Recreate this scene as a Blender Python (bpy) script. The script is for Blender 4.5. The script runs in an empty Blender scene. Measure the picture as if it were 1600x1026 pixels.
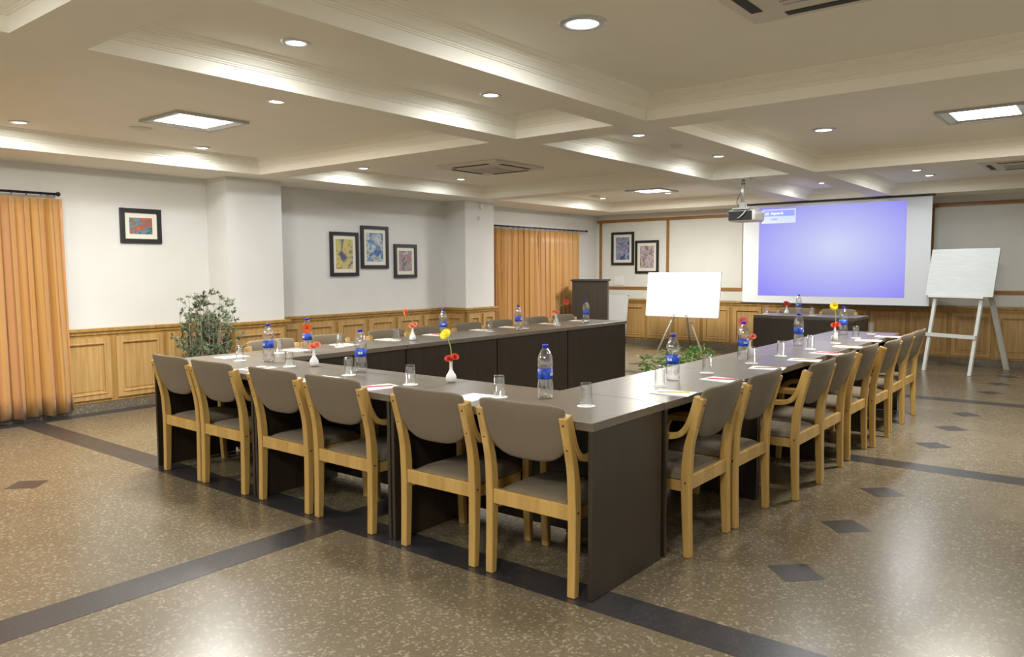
import bpy, bmesh, math, random
import numpy as np
from mathutils import Matrix, Vector
R = math.radians
random.seed(7)
scene = bpy.context.scene
C = scene.collection

# ------------------------------------------------------------------ camera, world, exposure
F_PX, YAW, PITCH, ROLL, H = 1198.94, R(38.586), R(4.393), R(-0.286), 1.42
cy, sy, cp, sp = math.cos(YAW), math.sin(YAW), math.cos(PITCH), math.sin(PITCH)
fwd = np.array([-sy*cp, cy*cp, -sp]); rgt0 = np.array([cy, sy, 0.0]); up0 = np.cross(rgt0, fwd)
rgt = math.cos(ROLL)*rgt0 + math.sin(ROLL)*up0
upv = -math.sin(ROLL)*rgt0 + math.cos(ROLL)*up0
cam_d = bpy.data.cameras.new('camera'); cam = bpy.data.objects.new('camera', cam_d); C.objects.link(cam)
cam_d.sensor_width = 36.0; cam_d.lens = F_PX/1600*36.0; cam_d.clip_start = 0.05
cam.matrix_world = Matrix(((rgt[0], upv[0], -fwd[0], 0), (rgt[1], upv[1], -fwd[1], 0), (rgt[2], upv[2], -fwd[2], H), (0, 0, 0, 1)))
scene.camera = cam
world = bpy.data.worlds.new('world'); scene.world = world; world.use_nodes = True
world.node_tree.nodes['Background'].inputs[0].default_value = (0.8, 0.85, 1, 1)
world.node_tree.nodes['Background'].inputs[1].default_value = 0.05
vs = scene.view_settings
vs.view_transform = 'Standard'; vs.look = 'None'; vs.exposure = 0.12; vs.gamma = 1.0; vs.use_curve_mapping = False
cyc = scene.cycles
cyc.use_denoising = True; cyc.caustics_reflective = False; cyc.caustics_refractive = False
cyc.max_bounces = 10; cyc.diffuse_bounces = 6; cyc.glossy_bounces = 4; cyc.transmission_bounces = 8
cyc.sample_clamp_indirect = 6.0
P_RECT, P_DOWN = 98.0, 9.5          # lamp watts
LAMP_COL = (1.0, 0.955, 0.87); DOWN_COL = (0.93, 0.97, 1.0)

def px(x, y, z):
    """point at height z that the photo shows at pixel (x, y)"""
    d = (x-800)*rgt - (y-513)*upv + F_PX*fwd
    t = (z-H)/d[2]
    return d[0]*t, d[1]*t

# ------------------------------------------------------------------ materials
def nodes_of(name):
    m = bpy.data.materials.new(name); m.use_nodes = True
    nt = m.node_tree
    return m, nt, nt.nodes['Principled BSDF']
def mat(name, col, rough=0.5, metal=0.0, spec=0.5, var=0.0, scale=20.0, bump=0.0, stretch=(1, 1, 1), coat=0.0, sheen=0.0):
    m, nt, b = nodes_of(name)
    b.inputs['Base Color'].default_value = (*col, 1); b.inputs['Roughness'].default_value = rough
    b.inputs['Metallic'].default_value = metal; b.inputs['Specular IOR Level'].default_value = spec
    b.inputs['Coat Weight'].default_value = coat; b.inputs['Coat Roughness'].default_value = 0.12
    b.inputs['Sheen Weight'].default_value = sheen
    tc = nt.nodes.new('ShaderNodeTexCoord'); mp = nt.nodes.new('ShaderNodeMapping')
    nt.links.new(tc.outputs['Object'], mp.inputs[0]); mp.inputs['Scale'].default_value = stretch
    nz = nt.nodes.new('ShaderNodeTexNoise'); nz.inputs['Scale'].default_value = scale; nz.inputs['Detail'].default_value = 5
    nt.links.new(mp.outputs[0], nz.inputs['Vector'])
    if var > 0:
        rp = nt.nodes.new('ShaderNodeValToRGB'); nt.links.new(nz.outputs['Fac'], rp.inputs[0])
        e = rp.color_ramp.elements
        e[0].position = 0.3; e[1].position = 0.7
        e[0].color = (*[c*(1-var) for c in col], 1); e[1].color = (*[min(1, c*(1+var)) for c in col], 1)
        nt.links.new(rp.outputs[0], b.inputs['Base Color'])
    if bump > 0:
        bp = nt.nodes.new('ShaderNodeBump'); bp.inputs['Strength'].default_value = bump; bp.inputs['Distance'].default_value = 0.002
        nt.links.new(nz.outputs['Fac'], bp.inputs['Height']); nt.links.new(bp.outputs[0], b.inputs['Normal'])
    return m
def emit(name, col, strength):
    m, nt, b = nodes_of(name)
    b.inputs['Base Color'].default_value = (*col, 1)
    b.inputs['Emission Color'].default_value = (*col, 1); b.inputs['Emission Strength'].default_value = strength
    return m
def glass(name, col, ior, rough=0.0):
    m, nt, b = nodes_of(name)
    b.inputs['Base Color'].default_value = (*col, 1); b.inputs['Transmission Weight'].default_value = 1
    b.inputs['IOR'].default_value = ior; b.inputs['Roughness'].default_value = rough
    return m
def clear(name, tint, base, gl, rough=0.03):
    m = bpy.data.materials.new(name); m.use_nodes = True; nt = m.node_tree; nt.nodes.clear()
    out = nt.nodes.new('ShaderNodeOutputMaterial'); mx = nt.nodes.new('ShaderNodeMixShader'); tr = nt.nodes.new('ShaderNodeBsdfTransparent'); g = nt.nodes.new('ShaderNodeBsdfGlossy')
    tr.inputs[0].default_value = (*tint, 1); g.inputs['Roughness'].default_value = rough
    lw = nt.nodes.new('ShaderNodeLayerWeight'); lw.inputs[0].default_value = 0.35
    mr = nt.nodes.new('ShaderNodeMapRange'); nt.links.new(lw.outputs['Facing'], mr.inputs[0]); mr.inputs[3].default_value = base; mr.inputs[4].default_value = gl
    nt.links.new(mr.outputs[0], mx.inputs[0]); nt.links.new(tr.outputs[0], mx.inputs[1]); nt.links.new(g.outputs[0], mx.inputs[2]); nt.links.new(mx.outputs[0], out.inputs[0])
    return m
def terrazzo(name, base, chip, dark, rough):
    m, nt, b = nodes_of(name)
    tc = nt.nodes.new('ShaderNodeTexCoord')
    def vor(scale):
        v = nt.nodes.new('ShaderNodeTexVoronoi'); v.inputs['Scale'].default_value = scale
        nt.links.new(tc.outputs['Object'], v.inputs['Vector']); return v
    def ramp(src, p0, c0, p1, c1):
        r = nt.nodes.new('ShaderNodeValToRGB'); nt.links.new(src, r.inputs[0]); e = r.color_ramp.elements
        e[0].position = p0; e[0].color = (*c0, 1); e[1].position = p1; e[1].color = (*c1, 1); return r
    def mix(fac, a, bb, mode='MIX'):
        x = nt.nodes.new('ShaderNodeMix'); x.data_type = 'RGBA'; x.blend_type = mode
        if isinstance(fac, float): x.inputs[0].default_value = fac
        else: nt.links.new(fac, x.inputs[0])
        nt.links.new(a, x.inputs[6]); nt.links.new(bb, x.inputs[7]); return x.outputs[2]
    v1 = vor(92); v2 = vor(190)
    sep = nt.nodes.new('ShaderNodeSeparateColor'); nt.links.new(v1.outputs['Color'], sep.inputs[0])
    sep2 = nt.nodes.new('ShaderNodeSeparateColor'); nt.links.new(v2.outputs['Color'], sep2.inputs[0])
    rgb = nt.nodes.new('ShaderNodeRGB'); rgb.outputs[0].default_value = (*base, 1)
    rc = nt.nodes.new('ShaderNodeRGB'); rc.outputs[0].default_value = (*chip, 1)
    rd = nt.nodes.new('ShaderNodeRGB'); rd.outputs[0].default_value = (*dark, 1)
    f1 = ramp(sep.outputs[0], 0.78, (0, 0, 0), 0.95, (0.55,)*3)
    f2 = ramp(sep2.outputs[1], 0.70, (0, 0, 0), 0.9, (0.45,)*3)
    c = mix(f2.outputs[0], rgb.outputs[0], rd.outputs[0]); c = mix(f1.outputs[0], c, rc.outputs[0])
    nz = nt.nodes.new('ShaderNodeTexNoise'); nz.inputs['Scale'].default_value = 1.3; nz.inputs['Detail'].default_value = 3
    nt.links.new(tc.outputs['Object'], nz.inputs['Vector'])
    wv = ramp(nz.outputs['Fac'], 0.3, (0.88,)*3, 0.7, (1.1,)*3)
    c = mix(1.0, c, wv.outputs[0], 'MULTIPLY')
    nt.links.new(c, b.inputs['Base Color'])
    rr = nt.nodes.new('ShaderNodeMapRange'); nt.links.new(nz.outputs['Fac'], rr.inputs[0])
    rr.inputs[3].default_value = rough*0.88; rr.inputs[4].default_value = rough*1.12
    nt.links.new(rr.outputs[0], b.inputs['Roughness']); b.inputs['Specular IOR Level'].default_value = 0.6
    return m
def woodmat(name, col, dark, scale=3.0, rough=0.4, axis='z', coat=0.0):
    m, nt, b = nodes_of(name)
    tc = nt.nodes.new('ShaderNodeTexCoord'); mp = nt.nodes.new('ShaderNodeMapping')
    st = {'z': (9, 9, 0.6), 'x': (0.6, 9, 9), 'y': (9, 0.6, 9)}[axis]
    mp.inputs['Scale'].default_value = st; nt.links.new(tc.outputs['Object'], mp.inputs[0])
    nz = nt.nodes.new('ShaderNodeTexNoise'); nz.inputs['Scale'].default_value = scale; nz.inputs['Detail'].default_value = 6
    nz.inputs['Distortion'].default_value = 0.6; nt.links.new(mp.outputs[0], nz.inputs['Vector'])
    rp = nt.nodes.new('ShaderNodeValToRGB'); nt.links.new(nz.outputs['Fac'], rp.inputs[0]); e = rp.color_ramp.elements
    e[0].position = 0.32; e[0].color = (*dark, 1); e[1].position = 0.62; e[1].color = (*col, 1)
    nt.links.new(rp.outputs[0], b.inputs['Base Color']); b.inputs['Roughness'].default_value = rough
    b.inputs['Coat Weight'].default_value = coat
    return m
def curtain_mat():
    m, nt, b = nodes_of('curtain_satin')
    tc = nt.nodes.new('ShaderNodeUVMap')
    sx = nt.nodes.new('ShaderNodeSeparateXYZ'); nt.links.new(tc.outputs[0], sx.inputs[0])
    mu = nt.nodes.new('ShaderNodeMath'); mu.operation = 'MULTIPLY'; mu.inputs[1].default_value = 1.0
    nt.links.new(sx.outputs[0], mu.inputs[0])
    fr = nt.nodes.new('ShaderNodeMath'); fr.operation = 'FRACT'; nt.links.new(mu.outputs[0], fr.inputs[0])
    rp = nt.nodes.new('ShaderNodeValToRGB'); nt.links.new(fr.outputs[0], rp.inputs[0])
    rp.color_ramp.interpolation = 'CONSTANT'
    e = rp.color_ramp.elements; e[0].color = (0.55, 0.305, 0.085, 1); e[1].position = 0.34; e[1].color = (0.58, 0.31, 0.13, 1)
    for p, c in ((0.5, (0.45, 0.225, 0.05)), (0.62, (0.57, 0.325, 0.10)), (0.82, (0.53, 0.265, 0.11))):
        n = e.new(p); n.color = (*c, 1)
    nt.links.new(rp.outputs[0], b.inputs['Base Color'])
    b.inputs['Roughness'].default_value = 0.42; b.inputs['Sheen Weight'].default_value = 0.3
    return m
def art_mat(name, cols, scale, off):
    m, nt, b = nodes_of(name)
    tc = nt.nodes.new('ShaderNodeTexCoord'); mp = nt.nodes.new('ShaderNodeMapping')
    mp.inputs['Location'].default_value = off; nt.links.new(tc.outputs['Object'], mp.inputs[0])
    nz = nt.nodes.new('ShaderNodeTexNoise'); nz.inputs['Scale'].default_value = scale; nz.inputs['Detail'].default_value = 2.5
    nz.inputs['Distortion'].default_value = 1.8; nt.links.new(mp.outputs[0], nz.inputs['Vector'])
    rp = nt.nodes.new('ShaderNodeValToRGB'); nt.links.new(nz.outputs['Fac'], rp.inputs[0])
    e = rp.color_ramp.elements; k = len(cols)
    e[0].position = 0.30; e[0].color = (*cols[0], 1); e[1].position = 0.70; e[1].color = (*cols[-1], 1)
    for i in range(1, k-1):
        n = e.new(0.30+0.40*i/(k-1)); n.color = (*cols[i], 1)
    nt.links.new(rp.outputs[0], b.inputs['Base Color']); b.inputs['Roughness'].default_value = 0.25
    return m

M = dict(
    wall=mat('wall_paint', (0.71, 0.71, 0.69), 0.7, var=0.02, scale=3),
    ceil=mat('ceiling_paint', (0.90, 0.865, 0.755), 0.65, var=0.015, scale=3),
    panelw=mat('wall_panel_white', (0.74, 0.75, 0.70), 0.5, var=0.02, scale=3),
    floor=terrazzo('terrazzo_floor', (0.158, 0.127, 0.080), (0.38, 0.335, 0.24), (0.08, 0.06, 0.036), 0.27),
    strip=terrazzo('terrazzo_dark_strip', (0.036, 0.035, 0.038), (0.075, 0.07, 0.062), (0.02, 0.019, 0.02), 0.30),
    skirt=terrazzo('terrazzo_skirting', (0.16, 0.13, 0.09), (0.40, 0.36, 0.28), (0.07, 0.06, 0.05), 0.35),
    pine=woodmat('pine_frame', (0.45, 0.27, 0.075), (0.31, 0.175, 0.048), 2.5, 0.38),
    pinep=woodmat('pine_panel', (0.54, 0.345, 0.135), (0.40, 0.235, 0.08), 3.0, 0.42),
    batten=woodmat('batten_wood', (0.36, 0.18, 0.05), (0.25, 0.12, 0.035), 3.0, 0.4, 'x'),
    beech=woodmat('chair_beech', (0.53, 0.34, 0.105), (0.41, 0.25, 0.07), 2.5, 0.35, coat=0.15),
    fabric=mat('taupe_fabric', (0.165, 0.132, 0.088), 0.9, var=0.08, scale=260, bump=0.25, sheen=0.04),
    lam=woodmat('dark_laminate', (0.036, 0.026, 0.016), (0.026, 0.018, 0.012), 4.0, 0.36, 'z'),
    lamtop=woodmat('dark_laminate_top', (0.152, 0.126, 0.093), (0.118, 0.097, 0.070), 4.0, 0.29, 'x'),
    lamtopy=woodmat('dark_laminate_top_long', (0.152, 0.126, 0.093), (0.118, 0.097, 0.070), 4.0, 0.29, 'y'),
    white=mat('white_enamel', (0.82, 0.82, 0.80), 0.35), board=mat('board_white', (0.76, 0.77, 0.78), 0.25),
    boardg=mat('board_primed', (0.66, 0.70, 0.69), 0.5, var=0.05, scale=6, stretch=(1, 1, 8)),
    easelp=mat('easel_paint', (0.64, 0.66, 0.62), 0.45, var=0.04),
    black=mat('black_frame', (0.018, 0.018, 0.02), 0.35), matw=mat('picture_mat', (0.78, 0.76, 0.66), 0.8),
    iron=mat('black_iron', (0.02, 0.02, 0.022), 0.4, metal=0.6),
    grey=mat('grey_plastic', (0.42, 0.42, 0.40), 0.4), alu=mat('aluminium', (0.62, 0.63, 0.62), 0.35, metal=0.7),
    slot=mat('dark_slot', (0.03, 0.028, 0.025), 0.7), ac=mat('cassette_plastic', (0.70, 0.66, 0.55), 0.5),
    curtain=curtain_mat(), screw=mat('screw_dark', (0.05, 0.03, 0.015), 0.4, metal=0.5),
    bottle=clear('bottle_water', (0.97, 0.98, 0.99), 0.22, 0.85, 0.08), glass=clear('tumbler_glass', (0.97, 0.98, 0.975), 0.05, 0.55),
    cap=mat('cap_blue', (0.01, 0.03, 0.55), 0.35), lab=mat('label_blue', (0.015, 0.07, 0.52), 0.35, var=0.75, scale=38),
    labw=mat('label_white', (0.72, 0.76, 0.90), 0.4), paper=mat('paper_white', (0.86, 0.86, 0.84), 0.7),
    porcelain=mat('porcelain', (0.86, 0.86, 0.85), 0.15), stem=mat('stem_green', (0.30, 0.40, 0.08), 0.5),
    leaf=mat('shrub_leaf', (0.12, 0.165, 0.09), 0.5, var=0.45, scale=9), leafb=mat('floor_plant_leaf', (0.12, 0.27, 0.06), 0.45, var=0.5, scale=8),
    bark=mat('shrub_bark', (0.30, 0.25, 0.19), 0.8), pot=mat('terracotta_pot', (0.33, 0.14, 0.07), 0.7), soil=mat('soil', (0.05, 0.035, 0.025), 0.95),
    lens=emit('lamp_lens', (0.95, 0.98, 1.0), 14.0), tube=emit('panel_tubes', (1.0, 0.98, 0.94), 7.0),
    screen=mat('screen_fabric', (0.70, 0.73, 0.76), 0.8),
)

# ------------------------------------------------------------------ mesh helpers
def add(name, me, m, parent=None, smooth=False, loc=None):
    for mm in (m if isinstance(m, (list, tuple)) else [m]): me.materials.append(M[mm] if isinstance(mm, str) else mm)
    o = bpy.data.objects.new(name, me); C.objects.link(o)
    if parent is not None: o.parent = parent
    if loc is not None: o.location = loc
    if smooth:
        for p in me.polygons: p.use_smooth = True
    return o
def from_bm(name, bm, m, parent=None, smooth=False, loc=None, recalc=True):
    if recalc: bmesh.ops.recalc_face_normals(bm, faces=bm.faces)
    me = bpy.data.meshes.new(name); bm.to_mesh(me); bm.free()
    return add(name, me, m, parent, smooth, loc)
def box(bm, x0, x1, y0, y1, z0, z1, bev=0.0, mtx=None):
    r = bmesh.ops.create_cube(bm, size=1.0)
    vs_ = r['verts']
    for v in vs_: v.co = Vector(((x0+x1)/2+v.co.x*(x1-x0), (y0+y1)/2+v.co.y*(y1-y0), (z0+z1)/2+v.co.z*(z1-z0)))
    if bev > 0:
        es = {e for v in vs_ for e in v.link_edges}
        q = bmesh.ops.bevel(bm, geom=list(es), offset=bev, segments=2, profile=0.5, affect='EDGES')
        vs_ = list({v for f in q['faces'] for v in f.verts} | {v for v in vs_ if v.is_valid})
    if mtx is not None:
        for v in vs_: v.co = mtx @ v.co
    return vs_
def boxo(name, b6, m, parent=None, bev=0.0, **k):
    bm = bmesh.new(); box(bm, *b6, bev=bev); return from_bm(name, bm, m, parent, **k)
def lathe(bm, prof, n=20, cx=0, cy_=0, close=False):
    rings = []
    for r, z in prof:
        if r < 1e-6: rings.append([bm.verts.new((cx, cy_, z))])
        else: rings.append([bm.verts.new((cx+r*math.cos(2*math.pi*i/n), cy_+r*math.sin(2*math.pi*i/n), z)) for i in range(n)])
    for a, b in zip(rings, rings[1:]):
        for i in range(n):
            j = (i+1) % n
            if len(a) == 1 and len(b) == 1: continue
            if len(a) == 1: bm.faces.new((a[0], b[j], b[i]))
            elif len(b) == 1: bm.faces.new((a[i], a[j], b[0]))
            else: bm.faces.new((a[i], a[j], b[j], b[i]))
def lath(name, prof, m, parent=None, n=20, smooth=True, loc=None):
    bm = bmesh.new(); lathe(bm, prof, n); return from_bm(name, bm, m, parent, smooth, loc)
def tube(bm, pts, rad, n=8):
    pts = [Vector(p) for p in pts]; rings = []
    rr = rad if isinstance(rad, (list, tuple)) else [rad]*len(pts)
    for i, p in enumerate(pts):
        t = (pts[min(i+1, len(pts)-1)]-pts[max(i-1, 0)]).normalized()
        a = t.cross(Vector((0.31, 0.17, 0.93)));
        if a.length < 1e-3: a = t.cross(Vector((1, 0, 0)))
        a.normalize(); b = t.cross(a)
        rings.append([bm.verts.new(p+rr[i]*(math.cos(2*math.pi*k/n)*a+math.sin(2*math.pi*k/n)*b)) for k in range(n)])
    for a, b in zip(rings, rings[1:]):
        for k in range(n): bm.faces.new((a[k], a[(k+1) % n], b[(k+1) % n], b[k]))
    bm.faces.new(rings[0]); bm.faces.new(rings[-1][::-1])
def smooth_path(pts, k=4):
    out = []
    P = [pts[0]]+list(pts)+[pts[-1]]
    for i in range(1, len(P)-2):
        a, b, c, d = [np.array(P[i+j-1], float) for j in range(4)]
        for s in range(k):
            t = s/k
            out.append(0.5*((2*b)+(-a+c)*t+(2*a-5*b+4*c-d)*t*t+(-a+3*b-3*c+d)*t**3))
    out.append(np.array(pts[-1], float)); return out
def strip_sweep(bm, path, th, x0, x1):
    """bent lamination: path in (y, z), thickness th (list) in the plane, from x0 to x1"""
    n = len(path); rows = []
    for i, p in enumerate(path):
        t = np.array(path[min(i+1, n-1)])-np.array(path[max(i-1, 0)]); t = t/np.hypot(*t); q = np.array([-t[1], t[0]])
        h = th[i]/2 if hasattr(th, '__len__') else th/2
        a = p+q*h; b = p-q*h; e = 0.004
        rows.append([bm.verts.new(v) for v in ((x0, *(a*1.0)), (x1, *a), (x1, *b), (x0, *b))])
    for r0, r1 in zip(rows, rows[1:]):
        for k in range(4): bm.faces.new((r0[k], r0[(k+1) % 4], r1[(k+1) % 4], r1[k]))
    bm.faces.new(rows[0][::-1]); bm.faces.new(rows[-1])
def thing(name, label, cat, loc=(0, 0, 0), rz=0.0, group=None):
    o = bpy.data.objects.new(name, None); C.objects.link(o); o.empty_display_size = 0.1
    o.location = loc; o.rotation_euler = (0, 0, rz)
    return tag(o, label, cat, group)
def tag(o, label, cat, group=None):
    o['label'] = label; o['category'] = cat
    if group: o['group'] = group
    return o
def struct(o, label=None):
    o['kind'] = 'structure'
    if label: o['label'] = label
    return o
def dup(root, loc, rz, label, name=None):
    r = root.copy(); C.objects.link(r); r.location = loc; r.rotation_euler = (0, 0, rz); r['label'] = label
    for ch in root.children:
        c = ch.copy(); C.objects.link(c); c.parent = r
        for g in ch.children:
            d = g.copy(); C.objects.link(d); d.parent = c
    return r
ORD = ['first', 'second', 'third', 'fourth', 'fifth', 'sixth', 'seventh', 'eighth', 'ninth', 'tenth']

# ------------------------------------------------------------------ room shell
XL, XR, YB, YN = -8.13, 1.35, 12.87, -2.70
ZB, ZC = 2.45, 2.61
floor_o = struct(boxo('floor', (XL, XR, YN, YB, -0.10, 0.0), 'floor'))
for y in (-0.545, 2.735, 6.015, 9.315):
    boxo('floor_strip', (XL+0.22, XR, y-0.105, y+0.105, -0.01, 0.0008), 'strip', floor_o)
for xa, xb in ((XL, XL+0.22), (-3.53, -3.31), (1.02, 1.24)):
    boxo('floor_strip', (xa, xb, YN, YB, -0.01, 0.0012), 'strip', floor_o)
bm = bmesh.new(); d_ = 0.135
q = [bm.verts.new(v) for v in ((-d_, 0, .001), (0, -d_, .001), (d_, 0, .001), (0, d_, .001))]; q2 = [bm.verts.new((v.co.x, v.co.y, -.01)) for v in q]
bm.faces.new(q)
for i in range(4): bm.faces.new((q[i], q2[i], q2[(i+1) % 4], q[(i+1) % 4]))
dm = bpy.data.meshes.new('diamond_tile'); bmesh.ops.recalc_face_normals(bm, faces=bm.faces); bm.to_mesh(dm); bm.free(); dm.materials.append(M['strip'])
for xx in (-1.145, -5.69):
    for k in range(-2, 4):
        for j in (1, 2, 3):
            y = 2.735+3.28*k+0.82*j
            if YN+0.2 < y < YB-0.3:
                o = bpy.data.objects.new('diamond_tile', dm); C.objects.link(o); o.parent = floor_o; o.location = (xx, y, 0)
struct(boxo('ceiling', (XL, XR, YN, YB, ZC, ZC+0.1), 'ceil'))
struct(boxo('wall_left', (XL-0.1, XL, YN, YB, -0.1, ZC+0.1), 'wall'))
struct(boxo('wall_right', (XR, XR+0.1, YN, YB, -0.1, ZC+0.1), 'wall'))
struct(boxo('wall_back', (XL, XR, YB, YB+0.1, -0.1, ZC+0.1), 'wall'))
struct(boxo('wall_rear', (XL, XR, YN-0.1, YN, -0.1, ZC+0.1), 'wall'))
COLS = ((4.68, 5.38), (8.57, 9.23)); XC = -7.72
for a, b in COLS: struct(boxo('wall_pier', (XL, XC, a, b, 0, ZB+0.02), 'wall'))
# beams
XI = ((-7.33, -4.09), (-3.82, -2.93), (-2.66, 0.58)); YI = ((-1.91, 1.31), (1.63, 4.85), (5.19, 8.58), (8.92, 12.10))
n_tr = 0
def trim(bm, m='ceil', nm=None, **k):
    global n_tr
    n_tr += 1
    return struct(from_bm('trim_%d' % n_tr, bm, m, **k))
xe = [XL]+[v for i in XI for v in i]+[XR]; ye = [YN]+[v for i in YI for v in i]+[YB]
for i in range(0, 8, 2):
    bm = bmesh.new(); box(bm, xe[i], xe[i+1], YN, YB, ZB, ZC+0.01); trim(bm)
for j in range(0, 10, 2):
    for i in (1, 3, 5):
        bm = bmesh.new(); box(bm, xe[i], xe[i+1], ye[j], ye[j+1], ZB, ZC+0.01); trim(bm)
PROF = [(0, ZB+.072), (.008, ZB+.074), (.008, ZB+.080), (.014, ZB+.083), (.014, ZB+.090), (.024, ZB+.094), (.034, ZB+.104), (.048, ZB+.116), (.060, ZB+.122),
        (.060, ZB+.128), (.072, ZB+.131), (.072, ZB+.138), (.084, ZB+.142), (.090, ZB+.149), (.100, ZB+.151), (.100, ZC+.002)]
for x0, x1 in XI:
    for y0, y1 in YI:
        bm = bmesh.new(); loops = []
        for d, z in PROF:
            loops.append([bm.verts.new(v) for v in ((x0+d, y0+d, z), (x1-d, y0+d, z), (x1-d, y1-d, z), (x0+d, y1-d, z))])
        for a, b in zip(loops, loops[1:]):
            for k in range(4): bm.faces.new((a[k], b[k], b[(k+1) % 4], a[(k+1) % 4]))
        trim(bm, recalc=False)

# wainscot -------------------------------------------------------
def wainscot(p0, p1, npan, cap0=0.0, cap1=0.0):
    """panelling along the wall from p0 to p1 (xy); the room lies to the right of p0->p1"""
    global n_tr
    L = math.hypot(p1[0]-p0[0], p1[1]-p0[1]); ang = math.atan2(p1[1]-p0[1], p1[0]-p0[0])
    n_tr += 1
    bm = bmesh.new(); box(bm, 0, L, -0.022, 0, 0.095, 0.80)
    root = from_bm('trim_%d' % n_tr, bm, 'pine'); root.location = (p0[0], p0[1], 0); root.rotation_euler = (0, 0, ang); struct(root)
    bm = bmesh.new(); box(bm, -cap0, L+cap1, -0.052, 0, 0.815, 0.85, bev=0.006); box(bm, -cap0*.6, L+cap1*.6, -0.036, 0, 0.785, 0.816)
    from_bm('cap_rail', bm, 'pine', root)
    bm = bmesh.new(); box(bm, -cap0*.3, L+cap1*.3, -0.028, 0, 0.0, 0.092)
    from_bm('skirting', bm, 'skirt', root)
    w = L/npan
    pw = w-0.055
    bm = bmesh.new(); loops = []
    z0, z1 = 0.125, 0.755
    for ins, dep in ((0, 0), (.003, .018), (.050, .018), (.056, .027), (.066, .025), (.072, .002), (.086, .002), (.092, .008)):
        loops.append([bm.verts.new(v) for v in ((ins, -.022-dep, z0+ins), (pw-ins, -.022-dep, z0+ins), (pw-ins, -.022-dep, z1-ins), (ins, -.022-dep, z1-ins))])
    for a, b in zip(loops, loops[1:]):
        for k in range(4): bm.faces.new((a[k], a[(k+1) % 4], b[(k+1) % 4], b[k]))
    bm.faces.new(loops[-1])
    bmesh.ops.recalc_face_normals(bm, faces=bm.faces)
    me = bpy.data.meshes.new('panel'); bm.to_mesh(me); bm.free(); me.materials.append(M['pinep'])
    for i in range(npan):
        o = bpy.data.objects.new('panel', me); C.objects.link(o); o.parent = root; o.location = (i*w+0.0275, 0, 0)
    return root
# left wall (room on the +x side: walk towards -y so that the room is on the ... right)
def wl(ya, yb, n, **k): wainscot((XL, ya), (XL, yb), n, **k)
# going +y along x = XL the room is to the right (+x)
wl(3.63-0.555*11, 4.68, 13)
wainscot((XL, COLS[0][0]), (XC, COLS[0][0]), 1, cap1=0.05); wainscot((XC, COLS[0][0]), (XC, COLS[0][1]), 1, cap0=0.05, cap1=0.05); wainscot((XC, COLS[0][1]), (XL, COLS[0][1]), 1, cap0=0.05)
wl(5.38, 8.57, 6)
wainscot((XL, COLS[1][0]), (XC, COLS[1][0]), 1, cap1=0.05); wainscot((XC, COLS[1][0]), (XC, COLS[1][1]), 2, cap0=0.05, cap1=0.05); wainscot((XC, COLS[1][1]), (XL, COLS[1][1]), 1, cap0=0.05)
wainscot((XL, YB), (XR, YB), 17)
# battens and white panels of the back wall
def batten(x0, x1, z0, z1):
    bm = bmesh.new(); box(bm, x0, x1, YB-0.022, YB, z0, z1); trim(bm, 'batten')
bm = bmesh.new(); box(bm, XL+0.02, XR, YB-0.008, YB, 0.86, 2.33); trim(bm, 'panelw')
batten(XL+0.02, XR, 2.305, 2.36); batten(XL+0.02, XR, 1.03, 1.085)
for k in range(6):
    xx = -8.03+1.44*k; batten(xx-0.027, xx+0.027, 1.085, 2.305)

# ------------------------------------------------------------------ ceiling fixtures
def down(xp, yp, lab, r=0.065):
    x, y = px(xp, yp, ZC)
    t = thing('ceiling_downlight', lab, 'downlight', (x, y, ZC), 0, 'round ceiling downlights')
    lath('rim', [(r*0.78, 0), (r*0.8, -.012), (r*1.12, -.008), (r*1.2, 0)], 'alu', t, 24)
    lath('lens', [(0, -.012), (r*0.5, -.011), (r*0.8, -.006)], 'lens', t, 20)
    l = bpy.data.lights.new('downlight_lamp', 'AREA'); l.shape = 'DISK'; l.size = r*1.6; l.energy = P_DOWN*(1.7 if r > 0.07 else 1); l.color = DOWN_COL
    lo = bpy.data.objects.new('downlight_lamp', l); C.objects.link(lo); lo.parent = t; lo.location = (0, 0, -0.02)
DL = [((30, 190), 'round downlight between curtain and square light panel'), ((316, 230), 'round downlight beyond the square light panel, above the lone picture'),
      ((432, 157), 'round downlight half hidden by the ceiling beam beside the square light panel'),
      ((462, 65), 'round downlight in the narrow middle coffer, near end'), ((767, 147), 'round downlight in the narrow middle coffer, far end'),
      ((998, 210), 'round downlight in second narrow coffer, before the smoke detector'), ((1123, 243), 'round downlight in second narrow coffer, nearest the projector mount'),
      ((568, 262), 'round downlight above the three wall pictures'), ((720, 279), 'round downlight beside the cassette air conditioner, by the pier'),
      ((942, 309), 'round downlight above the curtain end, by the corner'), ((1044, 301), 'round downlight touching the far square light panel'),
      ((1285, 285), 'round downlight above the projection screen in the narrow coffer'), ((1452, 273), 'round downlight above the right end of the projection screen'),
      ((1432, 265), 'flat round downlight just before the one above the screen end')]
for (p, lab) in DL: down(*p, lab)
down(910, 35, 'large round downlight in the wide coffer with the air conditioner', 0.10)
down(1287, 202, 'large round downlight in the wide coffer with the light panel', 0.085)
def extra_down(x, y, lab):
    xp = (x, y)
    t = thing('ceiling_downlight', lab, 'downlight', (x, y, ZC), 0, 'round ceiling downlights')
    lath('rim', [(.05, 0), (.052, -.012), (.073, -.008), (.078, 0)], 'alu', t, 24)
    lath('lens', [(0, -.012), (.03, -.011), (.052, -.006)], 'lens', t, 20)
    l = bpy.data.lights.new('downlight_lamp', 'AREA'); l.shape = 'DISK'; l.size = 0.1; l.energy = P_DOWN; l.color = DOWN_COL
    lo = bpy.data.objects.new('downlight_lamp', l); C.objects.link(lo); lo.parent = t; lo.location = (0, 0, -0.02)
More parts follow.
